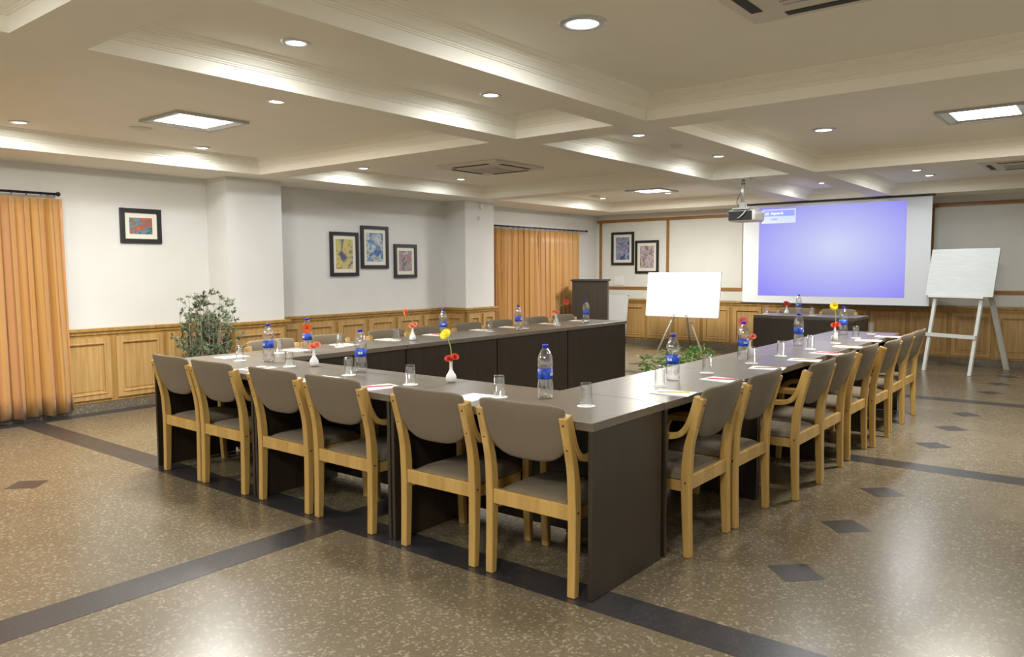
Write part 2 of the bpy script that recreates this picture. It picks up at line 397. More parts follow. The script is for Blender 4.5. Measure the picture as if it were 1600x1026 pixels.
for x, y in ((-3.4, -1.0), (-3.4, 0.6), (-2.1, -1.0), (-0.4, 3.2), (-0.3, 0.6)): extra_down(x, y, 'added unseen round downlight in the rear coffers opposite the screen wall')  # invented fixtures out of view, added to light the room
def light_panel(x, y, lab):
    t = thing('light_panel', lab, 'ceiling light', (x, y, ZC), 0, 'square ceiling light panels')
    s = 0.30
    bm = bmesh.new()
    for a in ((-s, s, -s, -s+.03), (-s, s, s-.03, s), (-s, -s+.03, -s+.03, s-.03), (s-.03, s, -s+.03, s-.03)): box(bm, *a, -0.02, 0)
    from_bm('frame', bm, 'grey', t)
    bm = bmesh.new()
    a, b = s-.03, s-.085
    lo_ = [bm.verts.new((i*a, j*a, -.018)) for i, j in ((-1, -1), (1, -1), (1, 1), (-1, 1))]; hi_ = [bm.verts.new((i*b, j*b, -.004)) for i, j in ((-1, -1), (1, -1), (1, 1), (-1, 1))]
    for k in range(4): bm.faces.new((lo_[k], lo_[(k+1) % 4], hi_[(k+1) % 4], hi_[k]))
    from_bm('reflector', bm, 'alu', t, recalc=False)
    boxo('diffuser', (-b, b, -b, b, -0.006, 0), 'tube', t)
    for k in (-.5, .5): boxo('tube_clip', (-b, b, k*.2-.004, k*.2+.004, -.012, -.006), 'alu', t)
    l = bpy.data.lights.new('panel_lamp', 'AREA'); l.shape = 'SQUARE'; l.size = 0.5; l.energy = P_RECT; l.color = LAMP_COL
    lo = bpy.data.objects.new('panel_lamp', l); C.objects.link(lo); lo.parent = t; lo.location = (0, 0, -0.03)
k_ = (ZC-H)/(2.65-H)
light_panel(-6.03*k_, 3.39*k_, 'square light panel before the lone picture')
light_panel(-0.90, 7.24*k_, 'square light panel over the diamond floor tiles')
light_panel(-5.90*k_, 10.95*k_, 'square light panel near the projection screen corner')
light_panel(-0.80, -0.3, 'added unseen square light panel in the rear coffer over the open floor')  # invented panel behind the camera, added to light the foreground
light_panel(-6.0, -0.3, 'added unseen square light panel in the rear coffer by the curtain wall')  # second invented panel, out of view, added for its light
def cassette(x, y, lab):
    t = thing('air_conditioner', lab, 'air conditioner', (x, y, ZC), 0, 'ceiling cassette air conditioners')
    bm = bmesh.new(); box(bm, -.44, .44, -.44, .44, -.03, 0, bev=.008); from_bm('panel', bm, 'ac', t)
    for a in ((-.26, .26, -.385, -.335), (-.26, .26, .335, .385), (-.385, -.335, -.26, .26), (.335, .385, -.26, .26)): boxo('air_slot', (*a, -.034, -.029), 'slot', t)
    bm = bmesh.new(); box(bm, -.25, .25, -.25, .25, -.042, -.029, bev=.004)
    g = from_bm('grille', bm, 'ac', t)
    for k in range(9): boxo('grille_bar', (-.22, .22, -.2+k*.05-.006, -.2+k*.05+.006, -.046, -.041), 'grey', g)
cassette(-6.0*k_, 7.13*k_, 'white cassette air conditioner in ceiling by the picture wall')
cassette(-1.0, 3.35*k_, 'white cassette air conditioner in the wide coffer with large downlight')
cassette(-0.92, 10.95*k_, 'white cassette air conditioner above the primed board easel')
def disc(name, lab, cat, x, y, z, r, h, m, axis='z'):
    o = lath(name, [(0, -h), (r*.75, -h), (r, -h*.4), (r, 0)], m, None, 24); o.location = (x, y, z)
    return tag(o, lab, cat)
x, y = px(220, 200, ZC); disc('ceiling_speaker', 'flat round ceiling speaker beside the square light panel', 'speaker', x, y, ZC, .09, .012, 'ac')
x, y = px(1057, 226, ZC); disc('smoke_detector', 'small round smoke detector in the narrow coffer', 'smoke detector', x, y, ZC, .06, .03, 'ac')
x, y = px(930, 306, ZC); disc('ceiling_speaker', 'flat round ceiling speaker above the far curtain', 'speaker', x, y, ZC, .09, .012, 'ac')
for y_, z_, r_, lab, nm in ((8.93, 2.38, .05, 'round white bell on the pier by the curtain', 'wall_bell'), (8.87, 2.20, .025, 'tiny round sensor on the pier below the bell', 'wall_sensor')):
    o = lath(nm, [(0, .03), (r_*.3, .03), (r_*.8, .02), (r_, .012), (r_, 0)], 'white', None, 20); o.location = (XC, y_, z_); o.rotation_euler = (0, R(90), 0)
    tag(o, lab, 'wall device')

# ------------------------------------------------------------------ tables
ZT = 0.775
def table(x0, x1, y0, y1, open_side, lab, grp, ends=(True, True)):
    """open_side: direction where people sit: '-y','+x','-x','+y'; modesty panel at the opposite side"""
    t = thing('conference_table', lab, 'table', ((x0+x1)/2, (y0+y1)/2, 0), 0, grp)
    hx, hy = (x1-x0)/2, (y1-y0)/2; g = 0.0015
    along_x = open_side in ('-y', '+y')
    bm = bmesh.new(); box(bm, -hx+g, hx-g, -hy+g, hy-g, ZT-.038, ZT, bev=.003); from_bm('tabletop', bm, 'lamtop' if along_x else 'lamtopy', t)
    s = {'-y': 1, '+y': -1, '+x': -1, '-x': 1}[open_side]
    if along_x:
        for e in (-1, 1):
            a, b = sorted((e*(hx-.006), e*(hx-.026))); c, d = sorted((-s*(hy-.004), s*(hy-.02)))
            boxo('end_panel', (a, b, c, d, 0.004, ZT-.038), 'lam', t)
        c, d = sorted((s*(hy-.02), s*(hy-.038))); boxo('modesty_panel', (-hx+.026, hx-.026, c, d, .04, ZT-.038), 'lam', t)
    else:
        for e in (-1, 1):
            a, b = sorted((e*(hy-.006), e*(hy-.026))); c, d = sorted((-s*(hx-.004), s*(hx-.035)))
            boxo('end_panel', (c, d, a, b, 0.004, ZT-.038), 'lam', t)
        c, d = sorted((s*(hx-.018), s*(hx-.036))); boxo('modesty_panel', (c, d, -hy+.008, hy-.008, .04, ZT-.038), 'lam', t)
    return t
FX = [-5.47, -4.215, -2.965, -1.715]
for i in range(3): table(FX[i], FX[i+1], 2.69, 3.335, '-y', 'dark brown table of the cross row, %s from the shrub end' % ORD[i], 'dark conference tables')
RY = [3.335, 4.57, 5.80, 7.04, 8.29]
for i in range(4): table(-2.335, -1.71, RY[i], RY[i+1], '+x', 'dark brown table of the row beside the diamond floor tiles, %s from the cross row' % ORD[i], 'dark conference tables')
LY = [3.335, 4.61, 5.85, 7.09, 8.37]
for i in range(4): table(-5.475, -4.84, LY[i], LY[i+1], '-x', 'dark brown table of the row along the picture wall, %s from the cross row' % ORD[i], 'dark conference tables')
HT = table(-4.03, -2.68, 10.44, 11.10, '+y', 'dark brown head table standing alone before the projection screen', 'dark conference tables')
for c in HT.children:
    if c.name.startswith('modesty'): c.location.y = -0.08

# ------------------------------------------------------------------ chairs
def build_chair():
    t = thing('armchair', '', 'chair', (0, 0, 0), 0, 'taupe wooden armchairs')
    W = 0.252; w = 0.041
    rear = smooth_path([(.022, 0), (.030, .2), (.034, .40), (.024, .54), (-.002, .65), (-.046, .80)])
    n = len(rear); rth = [np.interp(i/(n-1), [0, .45, .7, 1], [.036, .050, .040, .029]) for i in range(n)]
    arm = smooth_path([(-.022, .806), (.003, .72), (.030, .655), (.068, .612), (.13, .594), (.24, .592), (.34, .592), (.405, .575), (.44, .53), (.452, .46), (.452, .30), (.458, .15), (.466, 0)])
    m_ = len(arm); ath = [np.interp(i/(m_-1), [0, .3, .7, 1], [.028, .030, .036, .033]) for i in range(m_)]
    for s in (-1, 1):
        a, b = sorted((s*W, s*(W-w)))
        bm = bmesh.new(); strip_sweep(bm, rear, rth, a, b)
        bmesh.ops.recalc_face_normals(bm, faces=bm.faces)
        bmesh.ops.bevel(bm, geom=[e for e in bm.edges if e.is_manifold and e.calc_face_angle(0) > 1.0], offset=.004, segments=1, affect='EDGES')
        rl = from_bm('rear_leg', bm, 'beech', t)
        bm = bmesh.new(); strip_sweep(bm, arm, ath, a, b)
        bmesh.ops.recalc_face_normals(bm, faces=bm.faces)
        bmesh.ops.bevel(bm, geom=[e for e in bm.edges if e.is_manifold and e.calc_face_angle(0) > 1.0], offset=.004, segments=1, affect='EDGES')
        from_bm('arm_and_front_leg', bm, 'beech', t)
        bm = bmesh.new()
        for (yy, zz) in ((-.051, .765), (-.020, .655)):
            bmesh.ops.create_cone(bm, cap_ends=True, segments=8, radius1=.005, radius2=.005, depth=.006, matrix=Matrix.Translation((s*(W-w/2), yy, zz)) @ Matrix.Rotation(R(90-12), 4, 'X'))
        bmesh.ops.create_cone(bm, cap_ends=True, segments=8, radius1=.005, radius2=.005, depth=.004, matrix=Matrix.Translation((s*(W+.0005), .032, .375)) @ Matrix.Rotation(R(90), 4, 'Y'))
        from_bm('screw_heads', bm, 'screw', rl)
        bm = bmesh.new(); box(bm, *sorted((s*(W-w), s*(W-w-.022))), .045, .445, .318, .372); from_bm('side_rail', bm, 'beech', t)
    boxo('rear_rail', (-W+w, W-w, .018, .042, .335, .405), 'beech', t, bev=.003)
    boxo('front_rail', (-W+w, W-w, .425, .445, .318, .375), 'beech', t)
    # seat cushion
    bm = bmesh.new(); nx, ny = 10, 10; hw, y0, y1 = W-w-.002, .030, .475
    def se(u, v, k):  # rounded top
        return (1-abs(u)**6)*(1-abs(v)**6)
    top = [[bm.verts.new((hw*u*(1-.03*abs(v)**8), (y0+y1)/2+(y1-y0)/2*v*(1-.02*abs(u)**8), .378+.044*max(0, se(u, v, 0))**.5)) for u in [math.sin(R(90)*(-1+2*i/nx)) for i in range(nx+1)]] for v in [math.sin(R(90)*(-1+2*j/ny)) for j in range(ny+1)]]
    bot = [[bm.verts.new((v.co.x, v.co.y, .374 if (0 < i < nx and 0 < j < ny) else .376)) for i, v in enumerate(r)] for j, r in enumerate(top)]
    for g, fl in ((top, 0), (bot, 1)):
        for j in range(ny):
            for i in range(nx):
                f = (g[j][i], g[j][i+1], g[j+1][i+1], g[j+1][i]); bm.faces.new(f if not fl else f[::-1])
    rim = lambda g: [g[0][i] for i in range(nx+1)]+[g[j][nx] for j in range(1, ny+1)]+[g[ny][i] for i in range(nx-1, -1, -1)]+[g[j][0] for j in range(ny-1, 0, -1)]
    a, b = rim(top), rim(bot)
    for i in range(len(a)): bm.faces.new((a[i], b[i], b[(i+1) % len(a)], a[(i+1) % len(a)]))
    from_bm('seat', bm, 'fabric', t, smooth=True)
    # upholstered back
    bm = bmesh.new(); nx, nz = 14, 8; hw = .232
    def bp_(u, s, off):
        zb = .578+.095*abs(u)**4; zt = .848-.016*abs(u)**10
        z = zb+(zt-zb)*s
        yy = .034-.33*(z-.58)-.026*(1-u*u)
        return Vector((hw*u*(1-.03*(1-s)), yy+off, z))
    g1, g2 = [], []
    for j in range(nz+1):
        s = 0.5-0.5*math.cos(math.pi*j/nz)
        r1, r2 = [], []
        for i in range(nx+1):
            u = math.sin(R(90)*(-1+2*i/nx)); e = min(1.0, 6*min(s, 1-s)+.25)*min(1.0, 5*(1-abs(u))+.25)
            h = .017*math.sqrt(e)
            r1.append(bm.verts.new(bp_(u, s, -h))); r2.append(bm.verts.new(bp_(u, s, h)))
        g1.append(r1); g2.append(r2)
    for g in (g1, g2):
        for j in range(nz):
            for i in range(nx): bm.faces.new((g[j][i], g[j][i+1], g[j+1][i+1], g[j+1][i]))
    rim = lambda g: [g[0][i] for i in range(nx+1)]+[g[j][nx] for j in range(1, nz+1)]+[g[nz][i] for i in range(nx-1, -1, -1)]+[g[j][0] for j in range(nz-1, 0, -1)]
    a, b = rim(g1), rim(g2)
    for i in range(len(a)): bm.faces.new((a[i], b[i], b[(i+1) % len(a)], a[(i+1) % len(a)]))
    from_bm('backrest', bm, 'fabric', t, smooth=True)
    return t
chair0 = build_chair()
used = [False]
def chair(x, y, rz, lab):
    if not used[0]:
        used[0] = True; chair0.location = (x, y, 0); chair0.rotation_euler = (0, 0, rz); chair0['label'] = lab; return chair0
    return dup(chair0, (x, y, 0), rz, lab)
for i, (cx_, cy_) in enumerate(((-5.08, 2.662), (-4.557, 2.662), (-3.91, 2.672), (-3.355, 2.672), (-2.62, 2.665), (-2.046, 2.665))):
    chair(cx_, cy_, R((-.6, .5, 0, -.4, .5, 0)[i]), 'taupe wooden armchair at the cross table row, %s from the shrub end' % ORD[i])
for i, (yy, xx) in enumerate(((3.655, -1.605), (4.21, -1.595), (4.925, -1.50), (5.46, -1.515), (6.14, -1.525), (6.70, -1.485), (7.38, -1.515), (7.905, -1.52))):
    chair(xx, yy, R(90+(0, 0, -.5, .3, 0, -.4, .3, 0)[i]), 'taupe wooden armchair at the row beside diamond tiles, %s from the cross row' % ORD[i])
for i, yy in enumerate((3.735, 4.28, 5.015, 5.565, 6.18, 6.73, 7.43, 8.0)):
    chair(-5.505, yy, R(-90+(.5, -.5, 0, .6, 0, -.5, 0, .5)[i]), 'taupe wooden armchair at the row along the picture wall, %s from the cross row' % ORD[i])
for i, xx in enumerate((-3.70, -3.10)):
    chair(xx, 11.14, R(180), 'taupe wooden armchair behind the head table, %s' % ('by its vase side' if i == 0 else 'nearer the primed board easel'))

# ------------------------------------------------------------------ table ware
def bottle_proto():
    t = thing('water_bottle', '', 'bottle', group='clear water bottles with blue caps')
    pr = [(0, 0.002), (.032, 0), (.039, .006), (.041, .03), (.040, .07), (.0365, .095), (.0355, .12), (.0365, .145), (.0395, .168), (.040, .185), (.036, .210), (.026, .235), (.0155, .250), (.0135, .256), (.0135, .262), (0, .262)]
    lath('body', pr, 'bottle', t, 20)
    bm = bmesh.new(); lathe(bm, [(.0372, .100), (.0368, .120), (.0374, .150), (.0385, .150), (.0378, .120), (.0382, .100), (.0372, .100)], 20); lb = from_bm('wrap_label', bm, 'lab', t, True)
    bm = bmesh.new()
    for k in range(5):
        a0 = R(-150+k*9); a1 = a0+R(7); rr = .0388
        z0, z1 = .118, .118+.016*(1 if k != 2 else .7)
        f = [bm.verts.new((rr*math.cos(a), rr*math.sin(a), z)) for a, z in ((a0, z0), (a1, z0), (a1, z1), (a0, z1))]; bm.faces.new(f)
    from_bm('label_mark', bm, 'labw', lb)
    lath('cap', [(0, .272), (.0145, .272), (.0155, .270), (.0155, .254), (.0135, .254)], 'cap', t, 16)
    return t
def glass_proto():
    t = thing('tumbler', '', 'glass', group='upturned drinking glasses on coasters')
    lath('body', [(.030, .003), (.0285, .003), (.0262, .096), (0, .098), (0, .110), (.0245, .110), (.0265, .107), (.0280, .09), (.030, .003)], 'glass', t, 20)
    return t
b0 = bottle_proto(); g0 = glass_proto(); pu = {'b': 0, 'g': 0}
def put(proto, key, x, y, rz, lab, z=ZT):
    if not pu[key]:
        pu[key] = 1; proto.location = (x, y, z); proto.rotation_euler = (0, 0, rz); proto['label'] = lab; return
    dup(proto, (x, y, z), rz, lab)
ROWS = {'F': 'the cross row', 'L': 'the picture wall row', 'R': 'the diamond tile row', 'H': 'the head table'}
ENDS = {'F': 'shrub end', 'L': 'cross row', 'R': 'cross row', 'H': 'the spare whiteboard side'}
BOT = {'F': [(420, 565), (564, 581), (852, 622)], 'L': [(481, 550.5), (693, 526.5), (810, 516.5), (915.5, 504)], 'R': [(1051, 594.5), (1161, 562), (1247.5, 540), (1317.5, 523)], 'H': [(1247.5, 490)]}
for k, ps in BOT.items():
    for i, p in enumerate(ps):
        x, y = px(*p, ZT); put(b0, 'b', x, y, R(35+50*i), 'clear water bottle with blue cap on %s, %s from %s' % (ROWS[k], ORD[i], ENDS[k]) if k != 'H' else 'clear water bottle with blue cap on the head table')
GL = {'F': [(375, 563), (452, 572), (545, 585.4), (641.5, 600), (780, 619.5), (916, 633.5)], 'L': [(436, 551), (531, 541.3), (619, 531.7), (766, 517.3), (821, 512.3), (870, 507.3)],
      'R': [(1031, 602), (1104.7, 581.8), (1174, 566.9), (1220, 555.6), (1266, 545), (1305.6, 535.4), (1337, 527.5), (1361, 521.3)], 'H': [(1197, 490), (1269, 492.3)]}
for k, ps in GL.items():
    for i, p in enumerate(ps):
        x, y = px(*p, ZT+.003)
        put(g0, 'g', x, y, i, 'upturned clear glass on %s, %s from %s' % (ROWS[k], ORD[i], ENDS[k]), ZT+.003)
        o = lath('coaster', [(0, .003), (.042, .003), (.043, .0015), (.042, 0), (0, 0)], 'paper', None, 24, loc=(x, y, ZT))
        tag(o, 'round white paper coaster on %s, %s from %s' % (ROWS[k], ORD[i], ENDS[k]), 'coaster', 'white coasters under the glasses')
PENC = [(0.75, 0.10, 0.12), (0.70, 0.62, 0.10), (0.62, 0.35, 0.10)]
for i, c in enumerate(PENC): M['penc%d' % i] = mat('pencil_paint_%d' % i, c, 0.4)
PADS = {'F': [(362, 557, 0), (402, 575, 8), (498, 591, 4), (592, 604, -12), (738, 620, 5)], 'L': [(462, 546.5, 4), (538, 538, 8), (606, 530, -4), (680, 522.5, 5), (752, 515, 0), (797, 510.5, 6), (858, 505, 0), (906, 500.5, 4)],
        'R': [(1052, 613, 6), (1128, 592.5, -8), (1199, 574.5, 10), (1257, 562, 6), (1292, 551.5, -14), (1324, 541.3, 4), (1357, 531.5, 6), (1388, 525.3, 0)]}
bm = bmesh.new(); box(bm, -.075, .075, -.105, .105, 0, .004); bmesh.ops.recalc_face_normals(bm, faces=bm.faces)
padm = bpy.data.meshes.new('notepad'); bm.to_mesh(padm); bm.free(); padm.materials.append(M['paper'])
pencm = []
for c in range(3):
    bm = bmesh.new(); tube(bm, [(0, -.085, .0035), (0, .07, .0035), (0, .088, .0035)], [.0035, .0035, .0006], 6); bmesh.ops.recalc_face_normals(bm, faces=bm.faces)
    me = bpy.data.meshes.new('pencil'); bm.to_mesh(me); bm.free(); me.materials.append(M['penc%d' % c]); pencm.append(me)
PN = ['red', 'yellow', 'brown']
for k, ps in PADS.items():
    for i, (xp, yp, a) in enumerate(ps):
        x, y = px(xp, yp, ZT+.004); rz = R(a+(0 if k == 'F' else 90))
        o = bpy.data.objects.new('notepad', padm); C.objects.link(o); o.location = (x, y, ZT); o.rotation_euler = (0, 0, rz)
        tag(o, 'white notepad on %s, %s from %s' % (ROWS[k], ORD[i], ENDS[k]), 'notepad', 'white notepads on the tables')
        c = (i*2+(1 if k == 'R' else 0)) % 3
        if k != 'F' or i in (1, 3):
            p = bpy.data.objects.new('pencil', pencm[c]); C.objects.link(p); p.location = (x, y, ZT+.004); p.rotation_euler = (0, 0, rz+R(25 if k == 'R' else -20))
            tag(p, '%s pencil on the %s notepad of %s' % (PN[c], ORD[i], ROWS[k]), 'pencil', 'pencils on the notepads')
# vases and flowers
FC = {'orange': (0.80, 0.13, 0.01), 'yellow': (0.86, 0.70, 0.01), 'red': (0.62, 0.05, 0.02), 'pink': (0.80, 0.16, 0.20), 'coral': (0.85, 0.22, 0.13)}
for k, c in FC.items(): M['fl_'+k] = mat('petal_'+k, c, 0.55, var=0.12, scale=60)
M['fl_core'] = mat('flower_core', (0.05, 0.035, 0.01), 0.8)
def gerbera(lab, col, base, head, normal, r, grp):
    t = thing('gerbera' if r > .03 else 'carnation', lab, 'flower', base, 0, grp)
    b = Vector(base); h = Vector(head)-b
    mid = Vector((h.x*0.15+0.006, h.y*0.15, h.z*0.6))
    bm = bmesh.new(); tube(bm, smooth_path([(0, 0, 0), tuple(mid), tuple(h)], 6), .0032, 6); from_bm('stem', bm, 'stem', t, True)
    nrm = Vector(normal).normalized(); q = nrm.to_track_quat('Z', 'Y').to_matrix().to_4x4(); q.translation = h
    bm = bmesh.new()
    rng = random.Random(sum(map(ord, lab)))
    for ring, (rr, n, tilt) in enumerate(((r, 20, .10), (r*.82, 16, .28), (r*.5, 12, .6)) if r > .03 else ((r, 9, .25), (r*.85, 9, .7), (r*.6, 7, 1.1))):
        for k in range(n):
            a = 2*math.pi*(k+.5*ring)/n+rng.uniform(-.06, .06); ca, sa = math.cos(a), math.sin(a); wd = rr*(2.6/n)*1.3
            pts = []
            for u, ww in ((.12, .5), (.55, 1.0), (.9, .8), (1.0, .2)):
                zz = u*rr*math.sin(tilt); ra = u*rr*math.cos(tilt)
                pts.append(((ra*ca-ww*wd*sa, ra*sa+ww*wd*ca, zz+.001*ring), (ra*ca+ww*wd*sa, ra*sa-ww*wd*ca, zz+.001*ring)))
            vv = [[bm.verts.new(q @ Vector(p)) for p in pr] for pr in pts]
            for a_, b_ in zip(vv, vv[1:]): bm.faces.new((a_[0], a_[1], b_[1], b_[0]))
    from_bm('petals', bm, 'fl_'+col, t, recalc=False)
    if r > .03:
        bm = bmesh.new(); lathe(bm, [(0, .007), (r*.14, .006), (r*.2, .002), (r*.2, 0)], 12)
        for v in bm.verts: v.co = q @ v.co
        from_bm('core', bm, 'fl_core' if col in ('orange', 'red') else 'fl_'+col, t, True)
def to_cam(x, y): return Vector((-x, -y, 0.35))
VAS = [((491, 572), 'F', 'orange', (480, 513), 'coral', 'first'), ((645, 531.5), 'L', 'orange', (634, 487), 'coral', ''), ((705, 597), 'F', 'yellow', (696, 522), 'red', 'second'), ((869, 505.5), 'L', 'red', (885, 472), 'coral', ''),
       ((1171, 556.5), 'R', 'pink', (1161, 502), 'coral', ''), ((1304, 532), 'R', 'yellow', (1303, 478), 'red', ''), ((1229, 490.5), 'H', 'red', (1228, 474), 'red', '')]
for (vp, k, c1, hp, c2, od) in VAS:
    x, y = px(*vp, ZT)
    where = ROWS[k]
    o = lath('bud_vase', [(0, 0), (.020, 0), (.028, .008), (.0315, .024), (.028, .042), (.016, .060), (.0095, .075), (.0085, .112), (.011, .120), (.0085, .120), (.007, .075), (.010, .062), (0, .03)], 'porcelain', None, 24, loc=(x, y, ZT))
    tag(o, 'white porcelain bud vase holding a %s flower on %s' % (c1, where), 'vase', 'white bud vases')
    # head position: same distance from the camera as the vase
    d = (hp[0]-800)*rgt-(hp[1]-513)*upv+F_PX*fwd
    t_ = (x*fwd[0]+y*fwd[1]+(ZT+.2-H)*fwd[2])/(d@fwd)
    hx_, hy_, hz_ = d[0]*t_, d[1]*t_, H+d[2]*t_
    if k == 'H': hz_ = max(hz_, ZT+.15)
    nrm = Vector((-x, -y, 0.25)).normalized()
    if c1 == 'yellow' and k == 'F': nrm = Vector((.1, -.75, .55))
    if k == 'L' and c1 == 'orange': nrm = Vector((-.35, -.9, .15))
    gerbera('tall %s gerbera in the vase on %s' % (c1, where), c1, (x, y, ZT+.075), (hx_, hy_, hz_), nrm, .036, 'flowers in the bud vases')
    for s, (dx, dz) in enumerate(((-.012, .135), (.022, .145))):
        side = Vector((rgt[0], rgt[1], 0))*(dx if hp[0] <= vp[0] else -dx)
        gerbera('small %s bloom at vase mouth on %s, %s tall %s gerbera' % (c2, where, 'low under' if s == 0 else 'raised beside', c1), c2, (x, y, ZT+.10), (x+side.x, y+side.y, ZT+dz), Vector((-x*.3+side.x*20, -y*.3+side.y*20, 1.5)), .0262, 'flowers in the bud vases')

# ------------------------------------------------------------------ curtains
def curtain(name_lab, ya, yb, z0, z1, folds, rod_lab, rod_a, rod_b, flare=0.0, seed=1):
    X0 = XL+.10; rng = random.Random(seed)
    t = thing('curtain', name_lab, 'curtain', (X0, (ya+yb)/2, 0), 0)
    bm = bmesh.new(); uvl = bm.loops.layers.uv.new('UVMap')
    n = folds*12; m_ = 10; ph = [rng.uniform(-.8, .8) for _ in range(folds+2)]; am = [rng.uniform(.6, 1.25) for _ in range(folds+2)]
    rows = []
    for j in range(m_+1):
        s = j/m_; z = z0+(z1-z0)*s; row = []
        for i in range(n+1):
            u = i/n; f = u*folds; k = int(min(f, folds-1e-6))
            a = (am[k]*(1-(f-k))+am[k+1]*(f-k)); p = ph[k]*(1-(f-k))+ph[k+1]*(f-k)
            amp = min(.066, .36*(yb-ya)/folds)*a*(.65+.35*(1-s))
            w = 2*math.pi*f+p*(1-s)*1.3
            yy = ya+(yb-ya)*u-(ya+yb)/2+(.012 if folds > 12 else .018)*math.sin(2*w)*a+flare*(1-s)*(u-.3)
            xx = amp*math.sin(w)+.010*math.sin(2.3*w+1)*(1-s)
            zz = z+(.012*math.sin(w*.5+p) if j == 0 else 0)
            row.append((bm.verts.new((xx, yy, zz)), u*folds*.9, s))
        rows.append(row)
    for j in range(m_):
        for i in range(n):
            q = [rows[j][i], rows[j][i+1], rows[j+1][i+1], rows[j+1][i]]
            f = bm.faces.new([v[0] for v in q])
            for lp, v in zip(f.loops, q): lp[uvl].uv = (v[1], v[2])
    o = from_bm('drape', bm, 'curtain', t, smooth=True, recalc=False)
    sm = o.modifiers.new('thickness', 'SOLIDIFY'); sm.thickness = .004
    r = thing('curtain_rod', rod_lab, 'curtain rod', (X0, rod_a, z1+.045), 0)
    bm = bmesh.new(); tube(bm, [(0, 0, 0), (0, rod_b-rod_a, 0)], .012, 10); from_bm('rod', bm, 'iron', r, True)
    for e in (0, rod_b-rod_a):
        bm = bmesh.new(); bmesh.ops.create_uvsphere(bm, u_segments=10, v_segments=8, radius=.022, matrix=Matrix.Translation((0, e, 0))); from_bm('finial', bm, 'iron', r, True)
        ee = min(max(e, .06), rod_b-rod_a-.06)
        bm = bmesh.new(); tube(bm, [(0, ee, 0), (-.10, ee, 0)], .008, 8); from_bm('bracket', bm, 'iron', r)
    for k in range(folds):
        yy = ya+(yb-ya)*(k+.5)/folds-rod_a
        bm = bmesh.new(); tube(bm, [(.018*math.cos(a), yy, .018*math.sin(a)-.006) for a in [2*math.pi*i/10 for i in range(11)]], .003, 5); from_bm('ring', bm, 'iron', r, True)
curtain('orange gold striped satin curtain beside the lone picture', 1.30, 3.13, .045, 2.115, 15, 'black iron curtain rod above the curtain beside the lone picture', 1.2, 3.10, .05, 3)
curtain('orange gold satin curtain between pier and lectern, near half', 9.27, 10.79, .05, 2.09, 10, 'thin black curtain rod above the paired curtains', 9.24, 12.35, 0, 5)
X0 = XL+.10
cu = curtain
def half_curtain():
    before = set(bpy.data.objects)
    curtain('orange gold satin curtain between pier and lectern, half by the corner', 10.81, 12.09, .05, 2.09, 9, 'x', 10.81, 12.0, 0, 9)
    new = [o for o in bpy.data.objects if o not in before]
    rod = [o for o in new if o.name.startswith('curtain_rod')][0]
    main = [o for o in bpy.data.objects if o.name.startswith('curtain_rod') and o not in new and abs(o.location.y-9.24) < .01][0]
    for c in list(rod.children):
        if c.name.startswith('ring'):
            c.parent = main; c.location.y += 10.81-9.24
        else: bpy.data.objects.remove(c)
    bpy.data.objects.remove(rod)
half_curtain()

# ------------------------------------------------------------------ pictures
def picture(lab, c, u, w, h, artm, mw):
    """c: centre on the wall, u: horizontal direction along the wall as seen from the room, local +y = into the wall"""
    t = thing('framed_picture', lab, 'picture', c, math.atan2(u[1], u[0]))
    fw = .045
    bm = bmesh.new()
    for a in ((-w/2, w/2, h/2-fw, h/2), (-w/2, w/2, -h/2, -h/2+fw), (-w/2, -w/2+fw, -h/2+fw, h/2-fw), (w/2-fw, w/2, -h/2+fw, h/2-fw)): box(bm, a[0], a[1], -.028, 0, a[2], a[3])
    from_bm('frame', bm, 'black', t)
    boxo('mat', (-w/2+fw, w/2-fw, -.012, -.002, -h/2+fw, h/2-fw), 'matw', t)
    boxo('print', (-w/2+fw+mw, w/2-fw-mw, -.014, -.011, -h/2+fw+mw, h/2-fw-mw), artm, t)
uL = (0, 1)  # facing +x: right-hand direction seen from the room is +y
def wallpic(lab, y0, y1, z0, z1, artm, mw=.05): picture(lab, (XL, (y0+y1)/2, (z0+z1)/2), (0, 1), y1-y0, z1-z0, artm, mw)
wallpic('black framed landscape print in red and teal beside the curtain', 3.71, 4.14, 1.715, 2.075, art_mat('art_red_teal', [(.05, .04, .04), (.10, .28, .36), (.22, .12, .08), (.55, .08, .08), (.45, .28, .10)], 7, (3, 1, 2)))
wallpic('black framed print in yellow on slate blue, first of the trio', 6.38, 6.85, 1.345, 1.925, art_mat('art_yellow', [(.10, .11, .16), (.13, .15, .24), (.55, .48, .16), (.62, .55, .24), (.45, .20, .08)], 4, (1, 5, 3)))
wallpic('black framed print in pale and deep blue, tallest of the trio', 6.90, 7.39, 1.445, 2.025, art_mat('art_blue', [(.05, .08, .16), (.10, .18, .36), (.20, .30, .45), (.55, .62, .64), (.30, .24, .10)], 5, (4, 2, 8)))
wallpic('black framed print in grey and dusty red, smallest of the trio', 7.50, 7.94, 1.31, 1.79, art_mat('art_greyred', [(.18, .16, .15), (.35, .34, .33), (.42, .18, .15), (.30, .31, .35), (.55, .55, .5)], 6, (7, 3, 1)))
def backpic(lab, x0, x1, z0, z1, artm): picture(lab, ((x0+x1)/2, YB-.008, (z0+z1)/2), (1, 0), x1-x0, z1-z0, artm, .055)
backpic('black framed print in blue and violet above the switch plate', -7.78, -7.29, 1.495, 2.12, art_mat('art_violet', [(.05, .05, .14), (.10, .12, .32), (.30, .42, .58), (.22, .14, .26), (.45, .5, .5)], 5, (2, 2, 5)))
backpic('black framed print in brown and lilac white behind the whiteboard', -7.26, -6.77, 1.335, 1.95, art_mat('art_brown', [(.16, .10, .07), (.28, .20, .15), (.55, .50, .55), (.20, .14, .22), (.6, .56, .5)], 5.5, (9, 4, 2)))
